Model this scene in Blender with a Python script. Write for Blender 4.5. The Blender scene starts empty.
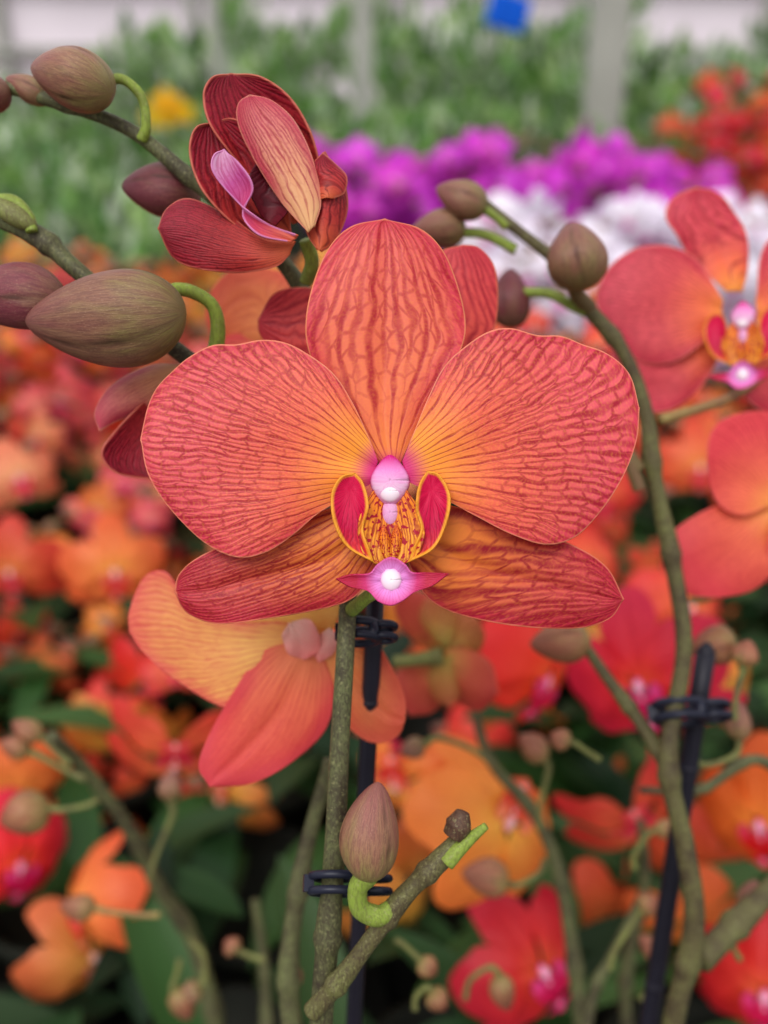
import bpy, math
import numpy as np
from mathutils import Vector, Matrix, Euler
rng = np.random.default_rng(11)

# ------------------------------------------------------------------ calibration
FPX = 900.0
PITCH = math.radians(25)
CAM = np.array([0.0, 0.0, 1.32])
FWD = np.array([0, math.cos(PITCH), -math.sin(PITCH)])
UPV = np.array([0, math.sin(PITCH), math.cos(PITCH)])
RGT = np.array([1.0, 0, 0])

def W(px, py, d):
    return CAM + RGT*((px-384)/FPX*d) + UPV*((512-py)/FPX*d) + FWD*d

def face_matrix(px, py, d, yaw=0, pitch=0, roll=0, scale=None):
    s = d/FPX if scale is None else scale
    R = Matrix(((RGT[0], UPV[0], -FWD[0]), (RGT[1], UPV[1], -FWD[1]), (RGT[2], UPV[2], -FWD[2])))
    E = Euler((math.radians(pitch), math.radians(yaw), math.radians(roll)), 'ZYX').to_matrix()
    M = (R @ E).to_4x4()
    M = Matrix.Translation(Vector(W(px, py, d))) @ M @ Matrix.Scale(s, 4)
    return np.array(M)

def dir_matrix(loc, f, scale, roll=0.0):
    f = Vector(f).normalized()
    x = Vector((0, 0, 1)).cross(f)
    if x.length < 1e-4: x = Vector((1, 0, 0))
    x.normalize(); y = f.cross(x)
    R = Matrix((x, y, f)).transposed() @ Matrix.Rotation(roll, 3, 'Z')
    return np.array(Matrix.Translation(Vector(loc)) @ R.to_4x4() @ Matrix.Scale(scale, 4))

# ------------------------------------------------------------------ mesh tools
class T:
    def __init__(s, v, f, pa, mi=0):
        s.v = v; s.f = f; s.pa = pa
        s.mi = np.full(len(f), mi, dtype=np.int32) if np.isscalar(mi) else mi

def join(ts):
    off = 0; fs = []
    for t in ts:
        fs.append(t.f+off); off += len(t.v)
    return T(np.concatenate([t.v for t in ts]), np.concatenate(fs),
             np.concatenate([t.pa for t in ts]), np.concatenate([t.mi for t in ts]))

def grid(P, pa, mi=0):
    nv, nu = P.shape[:2]
    idx = np.arange(nv*nu).reshape(nv, nu)
    f = np.stack([idx[:-1, :-1], idx[:-1, 1:], idx[1:, 1:], idx[1:, :-1]], -1).reshape(-1, 4)
    return T(P.reshape(-1, 3).astype(float), f, pa.reshape(-1, 3).astype(float), mi)

class MB:
    def __init__(s): s.t = []; s.rid = []
    def add(s, t, M=None, rid=None, mi=None, zmin=None):
        v = t.v
        if M is not None: v = v @ M[:3, :3].T + M[:3, 3]
        if zmin is not None: v = v.copy(); v[:, 2] = np.maximum(v[:, 2], zmin)
        s.t.append(T(v, t.f, t.pa, t.mi if mi is None else np.full(len(t.f), mi, dtype=np.int32)))
        s.rid.append(np.full(len(v), rng.random() if rid is None else rid))
        return s
    def build(s, name, mats, parent=None, solid=0, origin=None):
        j = join(s.t)
        v = j.v.copy()
        o = np.array(origin) if origin is not None else v.mean(0)
        v -= o
        me = bpy.data.meshes.new(name)
        me.vertices.add(len(v)); me.vertices.foreach_set("co", v.astype(np.float32).ravel())
        me.loops.add(len(j.f)*4); me.loops.foreach_set("vertex_index", j.f.astype(np.int32).ravel())
        me.polygons.add(len(j.f)); me.polygons.foreach_set("loop_start", np.arange(0, len(j.f)*4, 4, dtype=np.int32))
        me.polygons.foreach_set("material_index", j.mi.astype(np.int32))
        me.polygons.foreach_set("use_smooth", np.ones(len(j.f), dtype=bool))
        me.update(calc_edges=True)
        a = me.attributes.new("pa", 'FLOAT_VECTOR', 'POINT'); a.data.foreach_set("vector", j.pa.astype(np.float32).ravel())
        b = me.attributes.new("rid", 'FLOAT', 'POINT'); b.data.foreach_set("value", np.concatenate(s.rid).astype(np.float32))
        for m in mats: me.materials.append(m)
        ob = bpy.data.objects.new(name, me)
        bpy.context.scene.collection.objects.link(ob)
        ob.location = Vector(o)
        if parent is not None:
            ob.parent = parent
            ob.matrix_parent_inverse = parent.matrix_world.inverted()
        if solid:
            md = ob.modifiers.new("thickness", 'SOLIDIFY'); md.thickness = solid; md.offset = 0
        return ob

def empty(name, loc):
    e = bpy.data.objects.new(name, None); e.empty_display_size = 0.02
    e.location = Vector(loc); bpy.context.scene.collection.objects.link(e)
    bpy.context.view_layer.update()
    return e

def cr(pts, n):
    P = np.array(pts, float)
    Q = np.vstack([2*P[0]-P[1], P, 2*P[-1]-P[-2]])
    out = []
    for i in range(1, len(Q)-2):
        t = np.linspace(0, 1, 16, endpoint=False)[:, None]
        a, b, c, d = Q[i-1], Q[i], Q[i+1], Q[i+2]
        out.append(0.5*((2*b)+(-a+c)*t+(2*a-5*b+4*c-d)*t**2+(-a+3*b-3*c+d)*t**3))
    out = np.vstack(out+[P[-1:]])
    L = np.concatenate([[0], np.cumsum(np.linalg.norm(np.diff(out, axis=0), axis=1))])
    s = np.linspace(0, L[-1], n)
    return np.stack([np.interp(s, L, out[:, k]) for k in range(P.shape[1])], -1)

def tepal(L, R, c=(0, 0), fo=None, fanw=1.0, nu=60, nv=60, z0=0, b1=0, b2=0, cup=0, rip=0, groove=0, mi=0, seed=0, e_base=False):
    L = [((x-c[0]), -(y-c[1])) for x, y in L]; R = [((x-c[0]), -(y-c[1])) for x, y in R]
    Lp = cr(L, nv+1); Rp = cr(R, nv+1)
    u = np.linspace(-1, 1, nu+1)[None, :, None]
    P2 = Lp[:, None]*(1-u)/2 + Rp[:, None]*(1+u)/2
    t = np.linspace(0, 1, nv+1)[:, None]
    uu = np.linspace(-1, 1, nu+1)[None, :]
    base = (Lp[0]+Rp[0])/2; tip = (Lp[-1]+Rp[-1])/2
    if fo is None:
        d = tip-base; o = base - d*0.06
    else: o = np.array([fo[0]-c[0], -(fo[1]-c[1])])
    hw = np.linalg.norm(Lp-Rp, axis=1)[:, None]/2
    md = (tip-o)/np.linalg.norm(tip-o)
    d = P2-o
    th = np.arctan2(md[0]*d[..., 1]-md[1]*d[..., 0], d[..., 0]*md[0]+d[..., 1]*md[1])
    r = np.linalg.norm(d, axis=-1); rm = r.max(); rn = r/rm
    a = fanw*th + (1-fanw)*uu*0.6
    outl = np.vstack([Lp[0 if e_base else 2:], Rp[::-1][:None if e_base else -2]])
    e = np.full(P2.shape[:2], 1e9)
    for k in range(0, len(outl), 1):
        e = np.minimum(e, ((P2-outl[k])**2).sum(-1))
    e = np.sqrt(e)/100
    ph = seed*1.7
    z = z0 + b1*rn + b2*rn**2 + cup*hw*uu**2
    if rip:
        z = z + rip*np.abs(uu)**2.5*np.sin(t*13+ph+np.sign(uu)*1.3)*np.sin(np.pi*np.clip(t, 0, 1)) \
              + rip*0.35*np.sin(a*9+ph)*np.sin(rn*7+ph)
    if groove:
        z = z - groove*np.exp(-(uu/0.16)**2)*np.sin(np.pi*np.clip(t*0.95+0.03, 0, 1))
    P = np.dstack([P2, z])
    return grid(P, np.dstack([a+seed*7.0, rn, e]), mi)

def ellipsoid(c, r, nu=24, nv=16, mi=0, ex=1.0):
    t = np.linspace(0.002, math.pi-0.002, nv+1)[:, None]; p = np.linspace(0, 2*math.pi, nu+1)[None, :]
    x = np.sin(t)**ex*np.cos(p)*r[0]+c[0]; y = np.sin(t)**ex*np.sin(p)*r[1]+c[1]
    z = np.cos(t)*r[2]*np.ones_like(p)+c[2]
    return grid(np.dstack([x, y, z]), np.dstack([p+0*t, t/math.pi+0*p, 0.5+0*t*p]), mi)

def hood(c, w, h, dep, nu=32, nv=24, mi=0):
    """column body: hooded, wider at the anther end, narrowing up to the attachment"""
    t = np.linspace(0.002, math.pi-0.002, nv+1)[:, None]; p = np.linspace(0, 2*math.pi, nu+1)[None, :]
    y = np.sin(t)*np.sin(p)
    wid = w*(1-0.10*y-0.18*y**2+0.10*np.cos(3*y))
    x = np.sin(t)*np.cos(p)*wid; z = np.cos(t)*dep*(1-0.25*y) + 0.15*dep*np.cos(2*p)*np.sin(t)**2
    return grid(np.dstack([x+c[0], y*h+c[1], z+c[2]]), np.dstack([p+0*t, t/math.pi+0*p, y*0.5+0.5]), mi)

def tube(pts, rad, ns=12, n=60, mi=0, nodes=(), cap=True):
    P = cr(pts, n)
    rr = np.interp(np.linspace(0, 1, n), np.linspace(0, 1, len(np.atleast_1d(rad))), np.atleast_1d(rad)) if np.size(rad) > 1 else np.full(n, float(rad))
    tt = np.linspace(0, 1, n)
    L = np.concatenate([[0], np.cumsum(np.linalg.norm(np.diff(P, axis=0), axis=1))])
    for nd in nodes:
        s = (tt-nd)*L[-1]/rr.mean()
        rr = rr*(1+0.28*np.exp(-(s/0.7)**2)+0.15*np.exp(-((s-1.6)/1.6)**2))
    Tn = np.gradient(P, axis=0); Tn /= np.linalg.norm(Tn, axis=1)[:, None]
    nrm = np.cross(Tn[0], [0.3, 1, 0.2]); nrm /= np.linalg.norm(nrm)
    if cap:
        P = np.vstack([P[:1], P, P[-1:]]); Tn = np.vstack([Tn[:1], Tn, Tn[-1:]]); rr = np.concatenate([[rr[0]*.02], rr, [rr[-1]*.02]]); L = np.concatenate([L[:1], L, L[-1:]])
    N = []
    for i in range(len(P)):
        nrm = nrm-Tn[i]*np.dot(nrm, Tn[i]); nrm /= np.linalg.norm(nrm); N.append(nrm)
    N = np.array(N); B = np.cross(Tn, N)
    ph = np.linspace(0, 2*math.pi, ns+1)
    G = P[:, None]+rr[:, None, None]*(np.cos(ph)[None, :, None]*N[:, None]+np.sin(ph)[None, :, None]*B[:, None])
    pa = np.dstack([ph[None, :]+0*L[:, None], L[:, None]*10+0*ph[None], 0.5+0*L[:, None]*ph[None]])
    return grid(G, pa, mi)

def bud_t(nu=48, nv=40, mi=0, fat=1.0):
    t = ((1-np.cos(np.linspace(0.0, math.pi, nv+1)))/2)[:, None]; p = np.linspace(0, 2*math.pi, nu+1)[None, :]
    r = 0.5*np.clip(np.sin(np.pi*t**0.76), 0, 1)**0.58*(1-0.16*t**3)*fat + 0.0005
    pp = p+0.5+0.35*t
    seam = np.exp(-((np.mod(pp, 2*np.pi/3)-0.9)/0.06)**2)*np.sin(np.pi*t)**0.5
    step = (np.mod(pp, 2*np.pi/3)-0.9)
    lip = 0.05*np.where(step > 0, np.exp(-step/0.35), 0)*np.sin(np.pi*t)
    lobe = 1+0.04*np.cos(3*pp)-0.05*seam+lip
    x = r*lobe*np.cos(p)+0.06*np.sin(np.pi*t); y = r*lobe*np.sin(p); z = t+0*p
    return grid(np.dstack([x, y, z]), np.dstack([p+0*t, t+0*p, seam]), mi)

def axis_matrix(base, tip, width, spin=0.0):
    base = Vector(base); tip = Vector(tip); d = tip-base; L = d.length
    q = d.to_track_quat('Z', 'Y').to_matrix() @ Matrix.Rotation(spin, 3, 'Z')
    return np.array(Matrix.Translation(base) @ q.to_4x4() @ Matrix.Diagonal((width, width, L, 1)))

def box(c, s, mi=0):
    x, y, z = np.array(s)/2
    v = np.array([[-x,-y,-z],[x,-y,-z],[x,y,-z],[-x,y,-z],[-x,-y,z],[x,-y,z],[x,y,z],[-x,y,z]])
    f = np.array([[0,3,2,1],[4,5,6,7],[0,1,5,4],[1,2,6,5],[2,3,7,6],[3,0,4,7]])
    vv = v[f].reshape(-1, 3)+np.array(c)
    return T(vv, np.arange(24).reshape(6, 4), vv*1.0, mi)

# ------------------------------------------------------------------ materials
def S(r, g, b):
    f = lambda c: (c/255/12.92) if c/255 <= 0.04045 else ((c/255+0.055)/1.055)**2.4
    return (f(r), f(g), f(b), 1)

class NTree:
    def __init__(s, name):
        s.mat = bpy.data.materials.new(name); s.mat.use_nodes = True
        s.nt = s.mat.node_tree; s.nt.nodes.clear()
    def n(s, t, **kw):
        nd = s.nt.nodes.new(t)
        for k, v in kw.items(): setattr(nd, k, v)
        return nd
    def set(s, sock, val):
        if isinstance(val, bpy.types.NodeSocket): s.nt.links.new(val, sock)
        else: sock.default_value = val
    def m(s, op, a, b=None, c=None, clamp=False):
        nd = s.n('ShaderNodeMath', operation=op); nd.use_clamp = clamp
        s.set(nd.inputs[0], a)
        if b is not None: s.set(nd.inputs[1], b)
        if c is not None: s.set(nd.inputs[2], c)
        return nd.outputs[0]
    def sm(s, x, lo, hi, a=0.0, b=1.0):
        nd = s.n('ShaderNodeMapRange', interpolation_type='SMOOTHSTEP')
        s.set(nd.inputs[0], x); s.set(nd.inputs[1], lo); s.set(nd.inputs[2], hi); s.set(nd.inputs[3], a); s.set(nd.inputs[4], b)
        return nd.outputs[0]
    def mix(s, f, a, b, bt='MIX'):
        nd = s.n('ShaderNodeMix', data_type='RGBA', blend_type=bt)
        s.set(nd.inputs[0], f); s.set(nd.inputs[6], a); s.set(nd.inputs[7], b)
        return nd.outputs[2]
    def ramp(s, f, stops):
        nd = s.n('ShaderNodeValToRGB'); s.set(nd.inputs[0], f)
        cr_ = nd.color_ramp
        while len(cr_.elements) < len(stops): cr_.elements.new(0.5)
        for e, (p, c) in zip(cr_.elements, stops): e.position = p; e.color = c
        return nd.outputs[0]
    def vec(s, x, y, z):
        nd = s.n('ShaderNodeCombineXYZ'); s.set(nd.inputs[0], x); s.set(nd.inputs[1], y); s.set(nd.inputs[2], z); return nd.outputs[0]
    def noise(s, v, scale, detail=2, rough=0.5):
        nd = s.n('ShaderNodeTexNoise'); s.set(nd.inputs['Vector'], v)
        nd.inputs['Scale'].default_value = scale; nd.inputs['Detail'].default_value = detail; nd.inputs['Roughness'].default_value = rough
        return nd.outputs[0]
    def pa(s):
        a = s.n('ShaderNodeAttribute'); a.attribute_name = "pa"
        x = s.n('ShaderNodeSeparateXYZ'); s.nt.links.new(a.outputs['Vector'], x.inputs[0])
        r = s.n('ShaderNodeAttribute'); r.attribute_name = "rid"
        return x.outputs[0], x.outputs[1], x.outputs[2], r.outputs['Fac']
    def hsv(s, col, h, sa, v):
        nd = s.n('ShaderNodeHueSaturation'); s.set(nd.inputs['Hue'], h); s.set(nd.inputs['Saturation'], sa); s.set(nd.inputs['Value'], v); s.set(nd.inputs['Color'], col)
        return nd.outputs[0]
    def finish(s, col, rough=0.5, transl=0.0, bump=None, bs=0.3, bd=0.0004, spec=0.35, sss=0):
        p = s.n('ShaderNodeBsdfPrincipled'); s.set(p.inputs['Base Color'], col); s.set(p.inputs['Roughness'], rough)
        p.inputs['Specular IOR Level'].default_value = spec
        if bump is not None:
            b = s.n('ShaderNodeBump'); b.inputs['Strength'].default_value = bs; b.inputs['Distance'].default_value = bd
            s.set(b.inputs['Height'], bump); s.nt.links.new(b.outputs[0], p.inputs['Normal'])
        out = s.n('ShaderNodeOutputMaterial')
        if transl > 0:
            t = s.n('ShaderNodeBsdfTranslucent'); s.set(t.inputs[0], col)
            mx = s.n('ShaderNodeMixShader'); mx.inputs[0].default_value = transl
            s.nt.links.new(p.outputs[0], mx.inputs[1]); s.nt.links.new(t.outputs[0], mx.inputs[2]); s.nt.links.new(mx.outputs[0], out.inputs[0])
        else: s.nt.links.new(p.outputs[0], out.inputs[0])
        return s.mat

def petal_mat(name, stops, vein, rim=None, N=12, K=5, vs=0.8, vw=0.2, rimw=0.02, edgew=0.22, edgecol=None, vary=0.25, transl=0.2, bs=0.3, spots=None, centre_glow=None, bd=0.0003, rough=0.45, gr=(0.10, 0.20), hue=0.03, net=0.5, edgef=0.9):
    t = NTree(name); a, r, e, rid = t.pa()
    base = t.ramp(r, stops)
    if edgecol is not None:
        en = t.m('ADD', e, t.m('MULTIPLY', t.m('SUBTRACT', t.noise(t.vec(t.m('MULTIPLY', a, 9), t.m('MULTIPLY', r, 2), 0), 1.5, 1), 0.5), 0.18))
        em = t.m('MULTIPLY', t.sm(en, 0.0, edgew, 1, 0), t.sm(r, 0.15, 0.5))
        base = t.mix(t.m('MULTIPLY', em, edgef), base, edgecol)
    nv = t.vec(t.m('MULTIPLY', a, 2.4), t.m('MULTIPLY', r, 1.6), rid)
    warp = t.m('MULTIPLY', t.m('SUBTRACT', t.noise(nv, 1.5, 1), 0.5), 1.6)
    warp2 = t.m('MULTIPLY', t.m('SUBTRACT', t.noise(t.vec(t.m('MULTIPLY', a, 10), t.m('MULTIPLY', r, 6), rid), 1.5, 1), 0.5), 0.6)
    A = t.m('ADD', t.m('ADD', t.m('MULTIPLY', a, N), warp), warp2)
    fr = t.m('ABSOLUTE', t.m('SUBTRACT', t.m('FRACT', A), 0.5))
    v1 = t.sm(fr, 0.04, vw, 1, 0)
    fr2 = t.m('ABSOLUTE', t.m('SUBTRACT', t.m('FRACT', t.m('ADD', t.m('MULTIPLY', A, 1.0), 0.5)), 0.5))
    v2 = t.m('MULTIPLY', t.sm(fr2, 0.03, vw*0.85, 1, 0), t.sm(r, 0.35, 0.6, 0, 0.85))
    cell = t.n('ShaderNodeTexVoronoi', voronoi_dimensions='2D', feature='DISTANCE_TO_EDGE')
    cell.inputs['Scale'].default_value = 1.0; cell.inputs['Randomness'].default_value = 0.8
    t.set(cell.inputs['Vector'], t.vec(t.m('MULTIPLY', A, 1.9), t.m('MULTIPLY', r, K*2.2), 0.0))
    v3 = t.m('MULTIPLY', t.sm(cell.outputs['Distance'], 0.02, 0.15, 1, 0), t.sm(r, 0.2, 0.6, 0.1, net))
    V = t.m('MAXIMUM', v1, t.m('MAXIMUM', v2, v3))
    patch = t.sm(t.noise(t.vec(t.m('MULTIPLY', A, 0.9), t.m('MULTIPLY', r, 7), 3.3), 2.0, 2), 0.32, 0.6, 0.55, 1.0)
    fac = t.m('MULTIPLY', t.m('MULTIPLY', V, patch), t.m('MULTIPLY', t.sm(r, 0.05, 0.4, 0.6, 1.0), vs))
    col = t.mix(fac, base, vein)
    fine = t.noise(t.vec(t.m('MULTIPLY', a, 45), t.m('MULTIPLY', r, 50), 0), 2.0, 2)
    col = t.mix(t.sm(fine, 0.4, 0.75, 0, 0.18), col, stops[0][1])
    if rim is not None: col = t.mix(t.sm(e, rimw*0.3, rimw, 0.85, 0), col, rim)
    if spots is not None:
        sp = t.sm(t.noise(t.vec(t.m('MULTIPLY', a, 5), t.m('MULTIPLY', r, 9), 1), 2.2, 1), 0.55, 0.62)
        col = t.mix(sp, col, spots)
    if centre_glow is not None: col = t.mix(t.sm(r, gr[0], gr[1], 0.95, 0), col, centre_glow)
    if vary: col = t.hsv(col, t.m('ADD', 0.5, t.m('MULTIPLY', t.m('SUBTRACT', rid, 0.42), hue)), 1.0, t.m('ADD', 1-vary*0.6, t.m('MULTIPLY', t.m('FRACT', t.m('MULTIPLY', rid, 13.7)), vary)))
    h = t.m('SUBTRACT', t.m('MULTIPLY', fine, 0.35), t.m('MULTIPLY', t.m('MAXIMUM', v1, v2), 0.8))
    return t.finish(col, rough, transl, h if bs else None, bs, bd, spec=0.35)

GLOW = S(214, 44, 130)
M_petal = petal_mat("orchid_petal_coral", [(0.0, S(254,196,60)), (0.22, S(250,160,66)), (0.42, S(238,112,88)), (0.8, S(234,100,112))], S(162,4,46), S(236,150,120), N=15, K=6, vs=0.86, edgecol=S(212,50,88), edgew=0.16, edgef=0.7, vary=0, centre_glow=GLOW, net=0.85)
M_dorsal = petal_mat("orchid_dorsal_sepal", [(0.0, S(250,165,70)), (0.3, S(238,128,84)), (0.7, S(234,118,96)), (1, S(228,100,102))], S(172,10,48), S(234,150,108), N=13, K=6, vs=0.86, edgecol=S(212,54,88), vary=0, edgew=0.28, edgef=0.8, centre_glow=GLOW, net=0.7)
M_lateral = petal_mat("orchid_lateral_sepal", [(0.0, S(244,166,54)), (0.45, S(230,130,66)), (0.72, S(212,92,82)), (1, S(204,64,88))], S(154,2,44), S(228,135,105), N=12, K=6, vs=0.95, vw=0.26, edgecol=S(190,24,70), vary=0, net=0.9)
M_lobe = petal_mat("orchid_lip_side_lobe", [(0.0, S(220,20,84)), (0.5, S(200,10,76)), (0.85, S(225,60,50)), (1, S(246,170,60))], S(150,4,50), S(246,180,60), N=6, K=3, vs=0.7, rimw=0.035, vary=0, transl=0.15)
M_callus = petal_mat("orchid_lip_callus", [(0.0, S(236,110,60)), (0.4, S(246,150,44)), (1, S(250,190,70))], S(150,14,34), None, N=7, K=3, vs=0.9, vw=0.26, vary=0, spots=S(170,20,50), transl=0.1)
M_mid = petal_mat("orchid_lip_midlobe", [(0.0, S(238,185,236)), (0.28, S(232,140,212)), (0.46, S(212,50,116)), (0.62, S(186,12,48))], S(180,20,90), None, N=6, K=3, vs=0.3, vary=0, transl=0.15, rough=0.55)
def column_mat():
    t = NTree("orchid_column"); a, r, e, rid = t.pa()
    col = t.ramp(e, [(0.0, S(236,160,210)), (0.35, S(240,200,226)), (0.7, S(234,150,208)), (0.95, S(210,44,130))])
    col = t.mix(t.sm(r, 0.32, 0.5, 0, 0.9), col, S(204,30,120))
    n = t.noise(t.vec(t.m('MULTIPLY', t.m('COSINE', a), 6), t.m('MULTIPLY', e, 9), r), 2.0, 3)
    col = t.mix(t.sm(n, 0.45, 0.65, 0, 0.3), col, S(222,110,185))
    return t.finish(col, 0.65, 0.15, n, 0.2, 0.0003, spec=0.2)
M_col = column_mat()
def column2_mat():
    t = NTree("orchid_anther_cap"); a, r, e, rid = t.pa()
    col = t.ramp(r, [(0.0, S(250,238,244)), (0.28, S(246,222,236)), (0.45, S(232,160,212)), (0.6, S(206,80,165))])
    return t.finish(col, 0.65, 0.1, spec=0.2)
M_cap = column2_mat()
MAIN = [M_petal, M_dorsal, M_lateral, M_lobe, M_callus, M_mid, M_col, M_cap]

def simple_set(tag, c0, c1, c2, vein, lipc, lipe, vs=0.5, rim=None, bs=0, vary=0.3, N=11, hue=0.03):
    p = petal_mat("petal_"+tag, [(0.0, c0), (0.35, c1), (0.8, c2)], vein, rim, N=N, vs=vs, vary=vary, bs=bs, transl=0.28, hue=hue)
    l = petal_mat("lip_"+tag, [(0.0, lipc), (0.5, lipe), (1, lipe)], lipe, None, N=5, vs=0.3, vary=0.1, bs=0, transl=0.15)
    c = petal_mat("column_"+tag, [(0.0, S(250,215,230)), (0.35, lipc), (0.6, lipe)], lipe, None, vs=0, vary=0, bs=0, transl=0.1)
    return [p, p, p, l, l, l, c, c]
P_RED = simple_set("scarlet", S(246,130,66), S(234,84,58), S(216,54,50), S(180,20,34), S(236,90,150), S(208,16,70), vary=0.35, hue=0.04)
P_ORG = simple_set("orange", S(248,180,90), S(240,134,78), S(228,98,64), S(198,56,50), S(240,140,110), S(215,40,60), vary=0.35, hue=0.05)
P_GOLD = simple_set("golden", S(246,200,100), S(240,174,86), S(232,140,80), S(196,80,60), S(240,180,140), S(215,80,70), rim=S(230,140,90), vary=0.3)
P_PEACH = simple_set("peach", S(250,196,150), S(244,150,122), S(236,116,104), S(218,76,80), S(240,130,150), S(225,50,90), vary=0.35, hue=0.06)
P_MAG = simple_set("magenta", S(244,130,232), S(230,84,220), S(214,62,208), S(180,30,180), S(240,180,238), S(205,30,160), vs=0.25)
P_WHT = simple_set("white", S(252,248,252), S(250,244,252), S(244,238,250), S(232,214,240), S(245,190,225), S(225,120,190), vs=0.25, vary=0.12)
M_coral2 = petal_mat("petal_coral_rose", [(0.0, S(248,176,74)), (0.26, S(242,124,84)), (0.55, S(230,92,104)), (1, S(220,74,106))], S(162,6,54), S(236,140,125), N=15, vs=0.85, vary=0, edgecol=S(208,48,88), edgew=0.14, net=0.8)
M_amber = petal_mat("petal_amber", [(0.0, S(250,200,120)), (0.4, S(250,206,118)), (0.8, S(246,182,112)), (1, S(238,136,104))], S(216,84,84), S(220,76,86), N=13, vs=0.62, edgecol=S(240,136,108), vary=0.05, edgew=0.16, rimw=0.015, transl=0.3)
M_peach = petal_mat("petal_peach_red", [(0.0, S(246,176,116)), (0.4, S(240,138,96)), (0.8, S(230,106,88)), (1, S(220,76,80))], S(204,56,66), S(226,96,90), N=14, vs=0.55, edgecol=S(220,78,82), vary=0.05, transl=0.3)
M_open = petal_mat("petal_half_open", [(0.0, S(222,120,76)), (0.4, S(196,66,64)), (0.8, S(172,38,64)), (1, S(157,28,60))], S(104,2,32), S(220,125,105), N=14, vs=0.88, vary=0, bs=0.4, net=0.7)
M_openl = petal_mat("petal_half_open_back", [(0.0, S(236,190,136)), (0.4, S(234,172,134)), (0.8, S(220,124,124)), (1, S(198,74,94))], S(170,30,76), S(232,150,130), N=14, vs=0.75, vary=0, bs=0.4, edgecol=S(204,70,96), edgew=0.14)
M_mauve = petal_mat("lip_mauve", [(0.0, S(230,130,90)), (0.4, S(215,80,110)), (0.75, S(206,100,170)), (1, S(236,190,222))], S(180,30,110), S(225,150,200), N=5, vs=0.5, vary=0)

def bud_mat(name, c0, c1, c2, vein, va=0.5):
    t = NTree(name); a, r, e, rid = t.pa()
    ca = t.m('COSINE', a); sa = t.m('SINE', a)
    n1 = t.noise(t.vec(t.m('MULTIPLY', ca, 1.2), t.m('MULTIPLY', sa, 1.2), t.m('MULTIPLY', r, 1.4)), 1.8, 3)
    col = t.ramp(t.m('ADD', r, t.m('MULTIPLY', t.m('SUBTRACT', n1, 0.5), 1.5)), [(0.0, c0), (0.45, c1), (0.95, c2)])
    st = t.noise(t.vec(t.m('MULTIPLY', ca, 12), t.m('MULTIPLY', sa, 12), t.m('MULTIPLY', r, 5)), 1.6, 5, 0.75)
    col = t.mix(t.sm(st, 0.42, 0.6, 0, va), col, vein)
    sp = t.noise(t.vec(t.m('MULTIPLY', ca, 30), t.m('MULTIPLY', sa, 30), t.m('MULTIPLY', r, 40)), 1.6, 2)
    col = t.mix(t.sm(sp, 0.58, 0.7, 0, 0.35), col, S(190,160,130))
    col = t.mix(t.m('MULTIPLY', e, 0.75), col, S(74, 54, 40))
    col = t.hsv(col, 0.5, 1.0, t.m('ADD', 0.88, t.m('MULTIPLY', rid, 0.24)))
    return t.finish(col, 0.42, 0, st, 0.4, 0.0005, spec=0.4)
M_bud = bud_mat("bud_green_rose", S(140,128,80), S(148,110,86), S(142,90,82), S(104,62,62))
M_budr = bud_mat("bud_plum", S(136,100,80), S(128,68,72), S(118,52,66), S(88,32,48))
M_budp = bud_mat("bud_pale", S(160,146,92), S(160,112,82), S(150,92,74), S(120,66,58))

def stem_mat(name, c0, c1, c2):
    t = NTree(name)
    g = t.n('ShaderNodeTexCoord').outputs['Object']
    n1 = t.noise(g, 110, 4, 0.6)
    mp = t.n('ShaderNodeMapping'); t.set(mp.inputs[0], g); mp.inputs['Scale'].default_value = (1, 1, 0.18)
    n2 = t.noise(mp.outputs[0], 2200, 3, 0.7)
    n3 = t.noise(g, 1400, 2, 0.6)
    col = t.ramp(n1, [(0.3, c0), (0.52, c1), (0.72, c2)])
    col = t.mix(t.sm(n2, 0.42, 0.62, 0, 0.65), col, c2)
    col = t.mix(t.sm(n3, 0.56, 0.68, 0, 0.4), col, S(158,156,112))
    return t.finish(col, 0.55, 0, n2, 0.35, 0.0003)
M_stem = stem_mat("stem_olive", S(116,118,72), S(102,96,64), S(72,58,48))
M_stemg = stem_mat("stem_grey_green", S(114,120,78), S(98,98,68), S(64,54,46))
M_ped = stem_mat("pedicel_green", S(150,170,76), S(138,156,70), S(114,120,62))
M_pedr = stem_mat("pedicel_pale", S(160,155,90), S(150,125,80), S(130,88,70))
M_pedo = stem_mat("pedicel_olive", S(136,144,80), S(122,124,74), S(100,92,64))
M_tip = stem_mat("bract_brown", S(104,80,62), S(90,66,52), S(70,50,44))

def plain(name, col, rough=0.5, var=0.3, scale=6, bs=0.1):
    t = NTree(name); g = t.n('ShaderNodeTexCoord').outputs['Object']
    n = t.noise(g, scale, 4)
    c2 = tuple(c*(1-var) for c in col[:3])+(1,)
    return t.finish(t.mix(t.sm(n, 0.3, 0.7), col, c2), rough, 0, n, bs, 0.002)
M_stake = plain("stake_black_plastic", S(40,38,50), 0.4, 0.3, 60)
M_clip = plain("clip_dark_plastic", S(40,42,58), 0.35, 0.2, 60)

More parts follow.
